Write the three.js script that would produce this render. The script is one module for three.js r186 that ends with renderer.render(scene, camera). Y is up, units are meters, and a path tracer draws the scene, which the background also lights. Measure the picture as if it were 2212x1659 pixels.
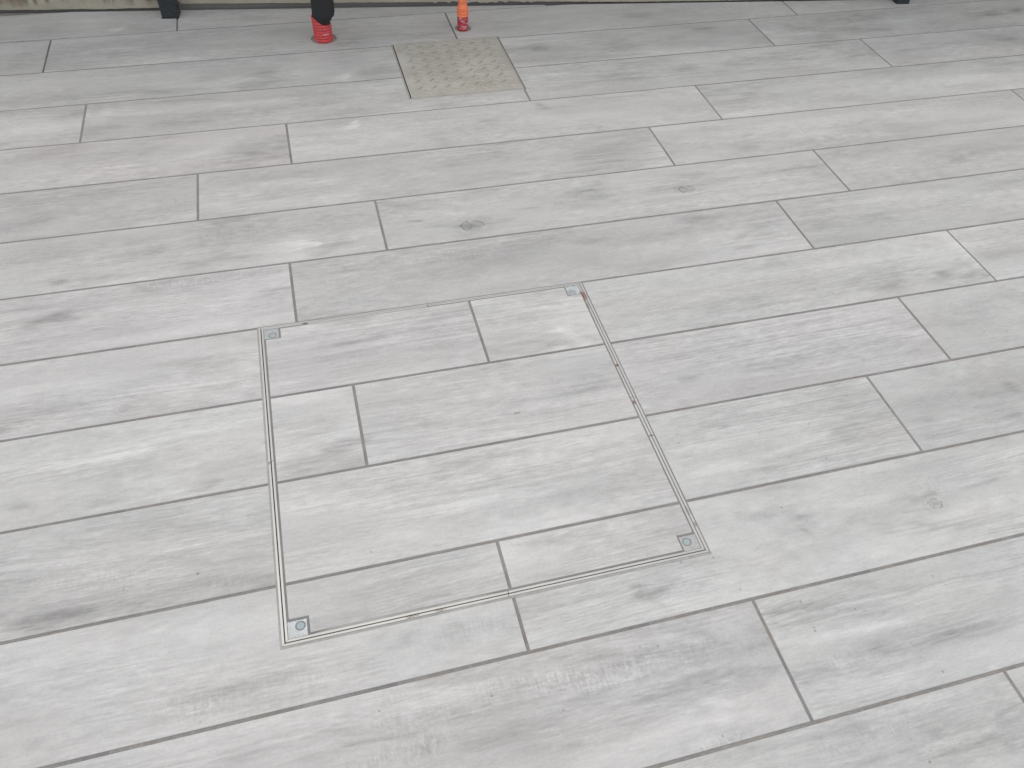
import * as THREE from 'three';
import { mergeGeometries } from 'three/addons/utils/BufferGeometryUtils.js';

// ---------------------------------------------------------------- camera, sky, sun, exposure
const scene = new THREE.Scene();
const camera = new THREE.PerspectiveCamera(51.774, 4 / 3, 0.05, 400);
camera.position.set(0, 1.1770, 2.6603);
camera.rotation.set(-0.844418, -0.307407, 0.067200, 'YXZ');

const renderer = new THREE.WebGLRenderer({ antialias: true });
renderer.setSize(1024, 768);
renderer.toneMapping = THREE.LinearToneMapping;
renderer.toneMappingExposure = 1.01;
renderer.shadowMap.enabled = true;
renderer.shadowMap.type = THREE.PCFSoftShadowMap;

{ // thin overcast: nearly even, a little brighter overhead
  const w = 64, h = 32, px = new Float32Array(w * h * 4);
  for (let j = 0; j < h; j++) {
    const el = ((j + 0.5) / h - 0.5) * Math.PI;                    // row 0 is straight down
    const up = Math.max(0, Math.sin(el));
    const l = el > 0 ? 0.74 + 0.26 * up : 0.28;
    for (let i = 0; i < w; i++) px.set([l * 0.975, l, l * 1.018, 1], (j * w + i) * 4);
  }
  const sky = new THREE.DataTexture(px, w, h, THREE.RGBAFormat, THREE.FloatType);
  sky.mapping = THREE.EquirectangularReflectionMapping;
  sky.magFilter = sky.minFilter = THREE.LinearFilter;
  sky.wrapS = THREE.RepeatWrapping;
  sky.needsUpdate = true;
  scene.background = sky;
  scene.environment = sky;
}
const sun = new THREE.DirectionalLight(0xfff0e0, 0.58);
sun.position.set(0.2, 6, -1.7);
sun.target.position.set(0.4, 0, 1);
sun.castShadow = true;
sun.shadow.radius = 44;
sun.shadow.mapSize.set(2048, 2048);
Object.assign(sun.shadow.camera, { left: -5, right: 5, top: 5, bottom: -5, near: 0.5, far: 16 });
scene.add(sun, sun.target);

// ---------------------------------------------------------------- small tools
const U = 0.2;                                                      // one course of tiles, metres
function hash(x, y, s) {
  let h = Math.imul(x | 0, 374761393) ^ Math.imul(y | 0, 668265263) ^ Math.imul(s | 0, 2147483647 - 1013);
  h = Math.imul(h ^ (h >>> 13), 1274126177); h ^= h >>> 16;
  return (h >>> 0) / 4294967296;
}
function vnoise(x, y, s) {
  const xi = Math.floor(x), yi = Math.floor(y); let fx = x - xi, fy = y - yi;
  fx = fx * fx * (3 - 2 * fx); fy = fy * fy * (3 - 2 * fy);
  const a = hash(xi, yi, s), b = hash(xi + 1, yi, s), c = hash(xi, yi + 1, s), d = hash(xi + 1, yi + 1, s);
  return a + (b - a) * fx + (c - a) * fy + (a - b - c + d) * fx * fy;
}
const fbm = (x, y, s) => vnoise(x, y, s) * 0.55 + vnoise(x * 2.07, y * 2.03, s + 7) * 0.29 + vnoise(x * 4.3, y * 4.1, s + 13) * 0.16;
const clamp = (x, a, b) => Math.max(a, Math.min(b, x));
const smooth = (a, b, x) => { const t = clamp((x - a) / (b - a), 0, 1); return t * t * (3 - 2 * t); };
function rng(seed) { let n = 0; return () => hash(n++, seed, 91); }
const used = {};
function numbered(name) { const n = used[name] = (used[name] ?? -1) + 1; return n ? `${name}_${String(n).padStart(3, '0')}` : name; }
function thing(name, label, category, group) {
  const g = new THREE.Group(); g.name = numbered(name); g.userData = { label, category };
  if (group) g.userData.group = group;
  scene.add(g); return g;
}
function mesh(name, geometry, material, parent) {
  const m = new THREE.Mesh(geometry, material);
  m.name = parent === scene ? numbered(name) : name; m.castShadow = m.receiveShadow = true;
  parent.add(m); return m;
}
function texture(px, w, h, colour = true) {
  const t = new THREE.DataTexture(px, w, h, THREE.RGBAFormat);
  if (colour) t.colorSpace = THREE.SRGBColorSpace;
  t.magFilter = THREE.LinearFilter; t.minFilter = THREE.LinearMipmapLinearFilter; t.generateMipmaps = true;
  t.wrapS = t.wrapT = THREE.RepeatWrapping; t.needsUpdate = true; return t;
}
function paint(w, h, f) {                                           // f(u, v) -> [r, g, b] in 0..255
  const px = new Uint8Array(w * h * 4);
  for (let j = 0; j < h; j++) for (let i = 0; i < w; i++) {
    const c = f((i + 0.5) / w, (j + 0.5) / h), k = (j * w + i) * 4;
    px[k] = clamp(c[0], 0, 255); px[k + 1] = clamp(c[1], 0, 255); px[k + 2] = clamp(c[2], 0, 255); px[k + 3] = 255;
  }
  return texture(px, w, h);
}
// flat slab lying in the floor: polygon of [x, z] points in metres, top face at `top`, edges chamfered by `bevel`
function slab(poly, top, thick, bevel, rect, holes = []) {
  const area = poly.reduce((a, p, i) => { const n = poly[(i + 1) % poly.length]; return a + p[0] * n[1] - n[0] * p[1]; }, 0);
  const pts = (area > 0 ? [...poly].reverse() : poly).map(([x, z]) => new THREE.Vector2(x, -z));
  const shape = new THREE.Shape(pts);
  for (const [cx, cz, r] of holes) { const h = new THREE.Path(); h.absarc(cx, -cz, r, 0, Math.PI * 2, true); shape.holes.push(h); }
  const g = new THREE.ExtrudeGeometry(shape, { depth: thick - 2 * bevel, bevelEnabled: bevel > 0, bevelThickness: bevel, bevelSize: bevel, bevelOffset: -bevel, bevelSegments: 1, curveSegments: 24 });
  g.rotateX(-Math.PI / 2); g.translate(0, top - thick + bevel, 0);
  if (rect) {
    const p = g.attributes.position, uv = g.attributes.uv, [x0, z0, x1, z1] = rect;
    for (let i = 0; i < p.count; i++) uv.setXY(i, (p.getX(i) - x0) / (x1 - x0), (z1 - p.getZ(i)) / (z1 - z0));
  }
  return g;
}

// ---------------------------------------------------------------- the print on the tiles
// What the wood-look print shows, in millimetres on the floor (x to the right, z towards the viewer):
// streaks as [x, z, x, z, half width, strength], dirt specks as [x, z, strength].
const MARKS = {
  smudge: [
    [-759,-79,-708,-81,33,9], [-592,-79,-518,-78,22,6], [-470,-43,-400,-43,33,8], [-117,-72,-73,-71,23,8], [-258,-94,-234,-93,29,6], [-794,91,-717,59,23,12],
    [-829,143,-762,142,15,8], [-320,41,-236,38,22,7], [-560,105,-526,103,15,5], [-474,63,-380,52,21,5], [-50,41,52,46,33,5], [-382,124,-346,125,12,7],
    [-422,367,-334,378,15,16], [-261,311,-217,299,19,12], [-154,385,-93,382,18,11], [-94,316,-71,315,24,12], [-656,360,-602,372,9,12], [-518,357,-435,358,6,8],
    [-78,361,-24,356,19,10], [-393,370,-253,372,7,8], [-622,465,-568,446,17,13], [-789,423,-674,410,13,7], [-637,577,-565,559,20,10], [-767,575,-709,571,10,8],
    [-408,433,-216,428,16,11], [-548,551,-491,541,20,12], [-387,560,-226,529,24,7], [-545,429,-498,423,10,9], [-42,485,129,453,16,7], [-100,518,116,513,13,6],
    [-636,622,-556,599,15,9], [-430,664,-343,596,31,8], [-192,768,-45,691,45,10], [-754,672,-662,657,11,8], [-178,711,-136,749,22,6], [150,171,211,151,26,14],
    [97,629,129,614,16,8], [491,697,528,692,12,12], [665,630,683,650,10,14], [645,652,748,652,8,9], [346,598,435,605,17,8], [352,749,361,790,19,8],
    [350,886,493,834,29,9], [709,917,896,849,41,8], [399,812,450,814,19,5], [474,960,583,959,10,6], [754,292,786,299,19,15], [824,309,861,309,12,9],
    [1005,322,1056,314,23,16], [649,290,737,289,17,10], [1121,122,1224,107,14,9], [1144,107,1191,133,14,8], [644,368,1069,365,25,7], [947,257,1036,249,21,6],
    [964,452,1157,428,24,10], [893,510,1011,520,21,9], [762,448,886,439,19,7], [137,282,189,240,30,8], [196,189,304,217,21,6], [188,359,297,349,24,8],
    [121,419,274,408,12,8], [1663,274,1736,316,22,10], [1767,260,2020,262,28,14], [2066,219,2397,224,30,8], [1738,345,2007,353,27,12], [2381,319,2610,290,35,14],
    [2170,361,2359,366,33,8], [1636,369,1782,393,21,10], [1321,243,1383,247,20,16], [1481,378,1555,379,26,9], [1279,367,1392,364,26,6], [1333,489,1470,491,21,14],
    [1514,504,1581,494,25,12], [1169,497,1203,493,19,12], [1637,443,1865,424,21,12], [1753,522,1904,504,35,14], [1519,451,1634,448,20,6], [2314,462,2422,503,21,13],
    [1884,517,2219,488,12,9], [1871,453,2039,464,31,7], [2409,298,2615,303,29,8], [1163,644,1354,668,40,12], [1230,711,1325,696,17,9], [1360,635,1532,615,23,10],
    [1741,636,2044,615,33,10], [2202,652,2352,634,34,10], [1616,771,1823,788,17,7], [1090,845,1136,851,6,10], [1166,899,1231,895,5,9], [1150,953,1201,946,22,12],
    [1238,921,1330,913,11,6], [1525,966,1714,967,26,8], [1240,954,1382,980,18,5], [959,1100,1082,1085,8,12], [1141,1077,1347,1076,9,10], [937,1049,1005,1048,8,8],
    [1320,1108,1347,1143,40,6], [1599,1124,1817,1102,28,6], [1832,1081,1993,1086,22,6], [-724,833,-551,835,17,9]],
  smudge_more: [
    [-643,912,-461,914,19,6], [-715,942,-607,931,15,8], [-477,1002,-340,1006,9,4], [-421,1103,-372,1096,14,12], [-245,1022,-174,1018,15,12], [-249,1072,-144,1063,24,8],
    [-244,1147,-149,1162,14,13], [-337,1156,-237,1160,11,7], [-579,1166,-561,1165,12,16], [-536,1163,-434,1173,11,9], [-294,1176,-267,1176,14,9], [-3,1168,46,1149,17,12],
    [-33,1185,10,1177,8,8], [-425,1214,-264,1219,10,9], [-271,1234,-74,1224,13,13], [-399,1232,-271,1239,8,6], [-146,1306,-76,1285,18,12], [-610,1292,-525,1282,17,16],
    [-571,1275,-484,1269,10,10], [-445,1307,-409,1295,17,6], [-619,1316,-602,1292,14,6], [-673,1239,-583,1248,10,5], [-267,1496,-219,1490,11,9], [-337,1470,-284,1469,9,7],
    [-199,1420,-162,1433,11,5], [-429,1568,-391,1563,10,10], [-626,1569,-610,1577,11,14], [-391,1559,-358,1558,10,8], [-631,1536,-542,1545,12,6], [-569,1495,-523,1498,12,5],
    [58,1467,123,1469,7,12], [170,1462,224,1459,21,7], [6,1413,56,1409,12,6], [-1,1481,37,1476,7,8], [171,1528,219,1515,11,5], [276,1555,458,1534,29,11],
    [306,1571,360,1567,13,9], [387,1577,451,1580,13,11], [487,1573,523,1571,13,7], [326,1491,433,1479,14,5], [1197,1568,1274,1562,17,13], [1218,1534,1529,1553,27,11],
    [1387,1558,1514,1579,17,14], [797,1541,948,1545,17,10], [711,1586,939,1592,20,7], [999,1429,1060,1421,16,6], [1036,1577,1168,1589,12,6], [975,1679,1037,1651,13,8],
    [915,1722,1016,1726,8,8], [792,1731,857,1723,8,11], [873,1720,896,1723,5,9], [1367,1657,1548,1647,28,6], [654,1723,683,1725,8,9], [1279,1695,1418,1699,13,5],
    [1517,1509,1658,1508,18,9], [1532,1388,1759,1381,20,6], [1328,1328,1389,1324,15,9], [1193,1333,1260,1330,20,7], [893,1253,939,1243,26,9], [1039,1283,1095,1275,20,8],
    [960,1359,996,1361,7,9], [955,1334,1013,1309,4,9], [862,1228,927,1222,15,6], [-479,1630,-420,1632,11,6], [-295,1783,-243,1772,10,12], [-282,1752,-188,1736,12,7],
    [-594,1749,-562,1752,8,11], [-457,1778,-422,1770,7,8], [-365,1767,-339,1768,3,8], [-430,1725,-353,1729,21,5], [-222,1773,-167,1751,14,6], [-128,1702,-42,1688,17,11],
    [-114,1777,-27,1762,19,16], [-70,1745,-24,1744,11,8], [-130,1760,-90,1747,11,9], [-31,1739,20,1739,11,12], [-37,1788,16,1789,10,9], [117,1720,141,1721,4,10],
    [195,1722,245,1715,4,9], [86,1724,157,1729,5,6], [212,1768,287,1769,11,5], [399,1706,558,1721,10,6], [-472,1834,-317,1842,12,11], [-519,1852,-427,1859,7,12],
    [-586,1857,-524,1868,7,6], [-304,1886,-287,1889,3,8], [-395,1919,-177,1939,9,7], [-569,1975,-327,1985,11,17], [-571,1959,-428,1973,8,8], [-280,1970,-160,1982,13,12],
    [-228,1993,-166,1997,5,6], [-576,1921,-531,1926,7,5], [128,1847,222,1837,15,9], [155,1825,302,1826,9,7], [230,1874,374,1886,10,7], [-43,1841,71,1851,13,5],
    [78,1935,134,1925,6,5], [894,1918,950,1915,10,13], [722,1962,801,1958,11,9], [695,1911,799,1901,12,7]],
  smudge_more_more: [
    [681,1823,731,1822,11,8], [902,1939,929,1940,8,8], [678,1973,736,1972,10,7], [911,1833,1032,1868,20,5], [954,1908,1039,1939,21,4], [684,1859,694,1859,3,9],
    [1247,1945,1289,1967,16,14], [1053,1934,1103,1934,7,8], [1070,1881,1116,1883,4,7], [1232,1896,1342,1907,15,7], [1069,1973,1137,1977,13,5], [1317,1884,1330,1922,11,7],
    [-396,2098,-320,2097,5,5], [-319,2153,-189,2158,7,7], [-255,2149,-121,2148,5,8], [-554,2082,-542,2081,7,8], [-547,2128,-466,2133,7,5], [-361,2170,-319,2171,7,5],
    [-21,2125,-3,2114,6,6], [-7,2144,22,2141,6,6], [23,2131,44,2126,7,7], [88,2136,102,2129,8,7], [-56,2157,-9,2153,6,5], [52,2078,113,2075,7,6],
    [-70,2080,-23,2083,8,5], [229,2022,412,2016,9,14], [389,2007,412,2006,6,9], [475,2053,507,2054,7,7], [227,2077,310,2085,5,6], [386,2132,427,2139,3,12],
    [395,2151,443,2148,9,16], [296,2130,386,2139,2,9], [415,2164,434,2177,4,10], [438,2147,486,2138,4,9], [246,2112,280,2115,4,7], [726,2073,754,2089,7,16],
    [722,2092,735,2114,4,10], [673,2093,748,2101,8,9], [685,2047,759,2047,9,8], [656,2057,720,2062,7,6], [685,2010,790,2020,6,7], [953,2096,1007,2084,7,11],
    [911,2086,961,2084,4,8], [1061,2091,1154,2086,3,13], [941,2143,1018,2161,8,8], [917,2111,973,2114,2,9], [856,2123,944,2137,7,6], [1025,2133,1090,2134,6,8],
    [860,2140,973,2160,6,7], [2,2200,174,2218,7,11], [-88,2228,6,2233,6,8], [-90,2252,109,2270,5,8], [-92,2269,21,2277,3,11], [90,2303,232,2316,14,10],
    [241,2289,386,2306,12,8], [150,2333,237,2344,6,11], [287,2238,411,2245,10,9], [372,2213,453,2216,7,9], [110,2264,202,2272,3,7], [71,2263,92,2264,5,10],
    [183,2210,315,2227,9,7], [-240,2241,-84,2245,9,12], [-154,2275,-88,2276,6,7], [-318,2236,-236,2246,4,6], [357,2306,415,2306,6,9], [428,2260,580,2274,10,9],
    [411,2300,570,2314,10,10], [478,2236,498,2256,8,9], [478,2331,529,2334,5,7], [441,2227,496,2224,6,6], [560,2250,577,2260,7,6], [583,2226,775,2247,10,13],
    [577,2249,700,2257,5,9], [711,2268,833,2275,5,8], [756,2211,789,2225,9,8], [583,2330,647,2331,11,9], [711,2323,938,2336,14,9], [827,2328,1002,2335,10,9],
    [743,2326,765,2357,13,7], [767,2375,822,2376,7,7], [797,2241,1059,2263,7,9], [596,2345,612,2344,5,8], [557,2426,659,2426,11,9], [610,2452,658,2444,7,8],
    [856,2466,903,2459,9,13], [438,2407,579,2422,7,6], [714,2454,816,2461,8,7], [693,2486,846,2493,1,9], [736,2446,799,2447,9,5], [331,1159,384,1145,21,16],
    [245,1133,345,1147,6,10], [373,1143,454,1145,6,11], [205,1106,235,1108,5,11], [144,1034,248,995,35,9], [269,1006,443,1019,20,9], [622,1081,723,1081,26,13],
    [677,1065,716,1052,20,10], [844,1098,927,1100,16,11], [452,1108,535,1111,3,8], [175,1193,362,1190,11,5]],
  smudge_more_more_more: [
    [235,1263,558,1247,30,8], [30,1265,140,1254,24,6], [571,1268,670,1264,17,7], [720,1268,847,1288,17,7], [18,1315,85,1319,15,4]],
  pale: [
    [-776,516,-569,503,16,10], [-549,482,126,475,17,10], [-314,730,-205,684,19,7], [670,491,785,472,23,8], [124,396,169,366,23,9], [1526,300,1705,340,19,9],
    [1285,301,1340,293,21,8], [1568,724,2192,713,27,9], [1190,785,1425,792,20,11], [1958,714,2152,727,27,7], [89,700,235,711,27,6], [-416,997,-273,982,18,6],
    [-511,1375,-179,1383,14,8], [-496,1192,-336,1194,6,6], [-133,1130,-45,1119,23,6], [448,1522,492,1579,11,8], [298,1435,407,1444,10,6], [876,1468,1439,1470,16,9],
    [1481,1422,1517,1485,24,10], [743,1509,862,1498,14,6], [-613,1666,-354,1684,11,10], [-328,1649,-167,1640,15,5], [-145,1606,-13,1615,16,9], [-397,1878,-170,1889,12,7],
    [28,1910,248,1915,12,5], [258,1983,520,1978,11,7], [808,1883,886,1889,14,8], [739,1940,905,1917,5,9], [588,1952,685,1946,10,7], [837,2076,911,2076,13,8],
    [991,2135,1130,2126,9,8], [530,2084,645,2148,12,6], [-465,1912,-299,1940,7,4], [215,2278,354,2274,4,9], [231,2370,393,2356,11,10], [201,2174,279,2182,10,7],
    [383,2139,479,2154,5,6], [431,2329,477,2345,9,14], [592,2282,837,2296,7,11], [655,2335,786,2347,7,5], [387,2357,551,2379,8,7], [780,2510,857,2518,9,10],
    [-339,2193,-234,2190,5,4], [1331,1248,1562,1252,16,4], [329,1728,538,1729,8,6]],
  knot: [
    [-568,1167,-568,1167,7,14], [930,1112,930,1112,14,20], [-412,1564,-412,1564,8,12], [990,2108,990,2108,9,20], [-624,1572,-624,1572,6,16], [771,296,771,296,15,12],
    [735,2085,735,2085,6,10], [413,2147,413,2147,6,12], [352,1151,352,1151,18,18], [585,1108,585,1108,8,12], [673,1078,673,1078,13,12]],
  saw: [
    [276,670,380,655,60,6], [-359,921,-298,907,42,5], [-256,1065,-137,1059,39,7], [-425,1217,-138,1219,16,12], [230,1251,545,1251,36,8], [22,1274,144,1255,45,5],
    [1529,958,1738,963,34,6], [1800,822,2136,824,46,4], [-711,973,-549,946,39,4], [773,1204,844,1205,27,6], [-556,1907,-370,1934,21,6], [-280,1970,-160,1984,15,8],
    [-340,2166,-101,2170,23,9], [-368,2095,-342,2097,22,4], [18,2135,165,2139,25,8], [106,2244,271,2254,17,12], [-90,2248,88,2258,16,8], [-86,2291,52,2298,16,16],
    [253,2266,426,2279,20,8], [307,2250,407,2255,14,9], [428,2260,579,2276,23,9], [404,2396,478,2391,6,14], [646,2328,789,2342,18,6], [666,2059,760,2068,22,8],
    [957,2080,1032,2076,23,6], [568,2433,725,2438,15,7], [-41,2215,71,2231,12,6]],
  grain: [
    [-154,1502,4,1505,52,7], [-3,1490,295,1475,59,9], [-634,1512,-171,1559,24,7], [-628,1560,-428,1547,18,14], [-686,1152,-581,1153,16,14], [20,1678,537,1733,63,8],
    [688,1640,1303,1690,50,9], [7,1873,526,1888,49,7], [582,1893,878,1891,21,7], [576,2227,838,2268,17,14], [768,2240,1059,2263,15,12], [798,2329,1005,2331,14,9],
    [538,2451,859,2494,11,10], [862,2137,1134,2168,14,10], [872,2018,1241,2028,10,8], [-494,2064,-365,2072,7,6], [-92,2267,30,2277,5,10], [575,914,778,922,21,9],
    [768,620,1013,645,17,9], [1143,1265,1398,1289,48,7], [-387,1528,-162,1545,12,12], [-648,360,-435,363,18,10], [287,2307,413,2310,9,9], [-529,1948,-346,1951,11,7],
    [1358,1123,1556,1116,27,6]],
  flake: [
    [-528,-41,-485,-62,17,16], [126,378,169,361,17,16], [110,660,156,635,18,18], [-82,1141,-1,1149,26,16], [-320,3,-292,2,6,9]],
  crack: [
    [689,1222,714,1270,2,12], [712,1270,713,1361,1,10], [301,1738,313,1738,1,110], [1152,1899,1222,1869,1,12], [623,2122,652,2104,1,10], [606,2090,596,2106,1,6],
    [908,2085,919,2103,1,10], [407,2128,411,2141,1,16], [396,2135,408,2133,1,14], [-10,2158,164,2190,1,7], [-408,2077,-298,2087,1,8], [1377,858,1381,972,2,8],
    [739,2112,763,2103,1,8], [-330,1357,-323,1357,1,9], [220,2005,230,2026,1,12], [231,2014,238,2019,1,10], [171,2152,200,2158,1,12], [108,2137,115,2138,1,14],
    [733,1913,773,1912,1,12], [596,1911,632,1908,1,12], [685,1859,694,1859,1,16], [249,1902,302,1909,1,9], [280,1906,317,1909,1,10], [436,1931,465,1935,1,10]],
  speck: [[846,1972,40], [711,2051,40], [549,2116,40], [492,2111,40], [855,1889,30], [749,1889,25], [1371,1738,35], [1423,1749,35], [1100,1556,30], [1088,1507,25], [656,2223,40], [654,2274,45], [655,2269,25], [568,2180,35], [737,2256,30], [816,2381,40], [717,2491,40], [441,2386,35], [899,2234,35], [131,2251,40], [-32,2233,30], [400,2238,35], [372,2233,25], [228,2296,30], [-282,1949,35], [-279,2188,20], [-394,1950,25], [-7,1973,35], [591,1855,30], [587,1876,35], [-15,1744,25], [-282,1949,25], [-617,1215,30], [118,1408,30], [502,104,35], [715,212,35], [708,2456,20], [1760,1338,30]],
};

const marks = (kind) => Object.keys(MARKS).filter((k) => k.split('_')[0] === kind).flatMap((k) => MARKS[k]);
const BASE = 190;
// lighter (+) and darker (-) tiles, by a point on them, in courses
const TONES = [[4, 7.5, 7], [-2, 8.5, 6], [-0.3, 8.5, 5], [2, 7.5, 5], [0.5, 7.5, 0], [1.5, 8.5, 1], [1.5, 9.5, 4], [4, 8.5, 2], [8, 8.5, -1], [-2, 7.5, 1], [4, 9.5, 0], [-2, 9.5, -3], [8, 9.5, -1], [0, 10.2, 2], [2, 10.2, 3], [-2, 10.5, 0], [3, 10.8, 1], [0, 11.5, -1], [4, 11.5, 1], [3, 12.2, 1], [-2, 6.5, 2], [3, 6.5, -2], [7, 6.5, -1], [-2, 5.5, 1], [3, 5.5, 3], [8, 5.5, -1], [-3, 4.5, -2], [2, 4.5, -1], [7, 4.5, 0], [-2, 3.5, -4], [3, 3.5, 4], [8, 3.5, 3], [0, 2.5, 2], [5, 2.5, 3], [-4, 2.5, 2], [-2, 1.5, -1], [5, 1.5, 1], [9, 1.5, -4]];
// which tiles lean to pink (+) or to green grey (-), by a point on them, in courses
const TINTS = [[-2, 3.5, 1.3], [-3, 4.5, 1.4], [2, 4.5, 1.5], [-2, 6.5, 1.4], [3, 6.5, 0.9], [-2, 7.5, 0.6], [0.5, 7.5, 1.3], [1.5, 8.5, 0.9], [-2, 9.5, 0.4], [3, 10.5, -0.9], [5, 9.5, -0.8], [4, 11.5, -0.9], [3.5, 12.4, -1], [0, 12.4, -0.7], [7, 7.5, -0.8], [8, 6.5, -0.7], [4, 5.5, -0.4], [7, 3.5, -0.5], [9, 2.5, -0.8], [9, 1.5, -0.7], [-3, 1.5, -0.4]];
function tilePrint(rect, seed, ppm) {                               // rect [x0, z0, x1, z1] in metres
  const [x0, z0, x1, z1] = rect, W = x1 - x0, H = z1 - z0, w = Math.max(16, Math.round(W * ppm)), h = Math.max(16, Math.round(H * ppm));
  const mine = (kind) => marks(kind).filter((m) => { const mx = (m[0] + m[2]) / 2000, mz = (m[1] + m[3]) / 2000; return mx > x0 - 0.02 && mx < x1 + 0.02 && mz > z0 && mz < z1; });
  const rand = rng(seed * 17 + 3), ox = seed * 3.71, oz = seed * 5.13;
  const knots = mine('knot').map((m) => ({ x: m[0] / 1000, z: m[1] / 1000, w: m[4] / 1000, s: m[5] }));
  const v = new Float32Array(w * h), wz = new Float32Array(w * h);
  const cloudy = 5 + 4 * rand(), lines = 9 + 11 * rand(), ringy = rand() > 0.5 ? 4 + 6 * rand() : 0, tone = (TONES.find(([tx, tz]) => tx * U > x0 && tx * U < x1 && tz * U > z0 && tz * U < z1)?.[2] ?? 0) + (rand() - 0.5) * 2.5, pink = (TINTS.find(([tx, tz]) => tx * U > x0 && tx * U < x1 && tz * U > z0 && tz * U < z1)?.[2] ?? 0.1) * 0.55 + (rand() - 0.5) * 0.6, slant = (rand() - 0.5) * 0.05;
  for (let j = 0; j < h; j++) for (let i = 0; i < w; i++) {
    const x = x0 + (i + 0.5) / w * W, z = z1 - (j + 0.5) / h * H, k = j * w + i, X = x + ox;
    let q = z + oz + slant * (x - x0) + 0.016 * (vnoise(X * 2.3, (z + oz) * 9, seed) - 0.5) + 0.005 * (vnoise(X * 9, (z + oz) * 30, seed + 3) - 0.5);
    for (const n of knots) { const dx = (x - n.x) / (n.w * 3.2), dz = (z - n.z) / (n.w * 1.7); q -= (z - n.z) * 0.75 * Math.exp(-dx * dx - dz * dz); }
    wz[k] = q;
    const patch = smooth(0.35, 0.65, vnoise(X * 4, q * 16, seed + 21)), patch2 = smooth(0.3, 0.7, vnoise(X * 5 + 40, q * 20, seed + 23));
    const ring = Math.sin(6.283 * (q * 150 + 2.2 * fbm(X * 1.6, q * 9, seed + 55) + 0.5 * fbm(X * 22, q * 60, seed + 57)));
    v[k] = tone + cloudy * 3.6 * (fbm(X * 2.1, q * 11, seed + 31) - 0.5)
      + 17 * (fbm(X * 5.5, q * 24, seed + 37) - 0.5) + 9 * (fbm(X * 7.5, q * 60, seed + 41) - 0.5)
      + (6 + 15 * patch2) * (fbm(X * 38, z * 95, seed + 45) - 0.5)
      + lines * (0.3 + 1.2 * patch) * (fbm(X * 8, q * 240, seed + 51) - 0.5) + ringy * patch * (ring > 0.35 ? 0.35 - ring : 0.1)
      + (9 + 7 * patch) * (vnoise(X * 70, q * 560, seed + 61) - 0.5) + 8 * (vnoise(X * 330, z * 480, seed + 71) - 0.5);
  }
  const each = (m, reach, f) => {                                   // visits the pixels near a mark with coordinates along and across it
    const ax = m[0] / 1000, az = m[1] / 1000, bx = m[2] / 1000, bz = m[3] / 1000, hw = m[4] / 1000;
    const L = Math.hypot(bx - ax, bz - az) || 1e-4, dx = (bx - ax) / L, dz = (bz - az) / L, pad = hw * reach;
    const i0 = Math.max(0, Math.floor((Math.min(ax, bx) - pad - x0) / W * w)), i1 = Math.min(w - 1, Math.ceil((Math.max(ax, bx) + pad - x0) / W * w));
    const j0 = Math.max(0, Math.floor((z1 - Math.max(az, bz) - pad) / H * h)), j1 = Math.min(h - 1, Math.ceil((z1 - Math.min(az, bz) + pad) / H * h));
    for (let j = j0; j <= j1; j++) for (let i = i0; i <= i1; i++) {
      const x = x0 + (i + 0.5) / w * W, z = z1 - (j + 0.5) / h * H, rx = x - (ax + bx) / 2, rz = z - (az + bz) / 2;
      f(j * w + i, rx * dx + rz * dz, -rx * dz + rz * dx, L, hw, x, z);
    }
  };
  const soft = (p, q, L, hw) => { const e = Math.max(0, Math.abs(p) - L * 0.32) / (hw * 1.1 + L * 0.16), a = q / hw; return Math.exp(-e * e - a * a); };
  for (const m0 of mine('smudge')) { const m = [...m0.slice(0, 4), m0[4] * 1.3, m0[5]]; each(m, 2.6, (k, p, q, L, hw, x) => {
    const n = fbm((x + ox) * 17, wz[k] * 120, seed + 81), big = vnoise((x + ox) * 22, wz[k] * 60, seed + 85);
    const f = soft(p * (0.85 + 0.4 * big), q * (0.7 + 0.7 * n) + hw * 0.5 * (big - 0.5), L, hw);
    v[k] -= 1.6 * m[5] * f * clamp(0.66 + 1.9 * (n - 0.5), 0, 1.4);
  }); }
  for (const m of mine('pale')) each(m, 2.6, (k, p, q, L, hw, x) => {
    const n = fbm((x + ox) * 12, wz[k] * 120, seed + 91);
    v[k] += m[5] * soft(p, q + hw * 0.6 * (n - 0.5), L, hw) * (0.6 + 0.8 * n);
  });
  for (const m of mine('grain')) each(m, 2, (k, p, q, L, hw, x) => {
    const n = fbm((x + ox) * 5, wz[k] * 210, seed + 101), n2 = vnoise((x + ox) * 14, wz[k] * 520, seed + 105);
    v[k] += m[5] * soft(p, q, L, hw * 1.1) * ((n < 0.5 ? 3.6 : 2.2) * (n - 0.5) + 0.9 * (n2 - 0.5));
  });
  for (const m of mine('saw')) each(m, 2, (k, p, q, L, hw, x, z) => {
    const t = vnoise((x + ox) * 330, z * 60, seed + 111) - 0.5, t2 = vnoise((x + ox) * 420, z * 260, seed + 113) - 0.5, pt = smooth(0.3, 0.7, fbm((x + ox) * 13, z * 40, seed + 115));
    v[k] += m[5] * soft(p, q, L, hw) * (0.35 + 0.9 * pt) * (1.2 * t + 1.4 * t2 - 0.4);
  });
  for (const m of mine('flake')) each(m, 2, (k, p, q, L, hw, x, z) => {
    // a torn pale flake: feathered along the grain on the left, jagged on the right
    const e = p / (L / 2 + hw * 0.4), a = q / hw, tear = 0.55 - 0.5 * Math.abs(a + 0.25) + 0.9 * (fbm(x * 70, z * 130, seed + 121) - 0.5) + 0.35 * Math.sin(a * 5 + seed);
    const body = smooth(1.05, 0.6, Math.abs(a) + 0.5 * (vnoise(x * 60, z * 60, seed + 123) - 0.5)), tail = smooth(-1.9, 0.1, e) * clamp(0.2 + 1.6 * fbm((x + ox) * 14, wz[k] * 150, seed + 125), 0, 1.2);
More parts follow.
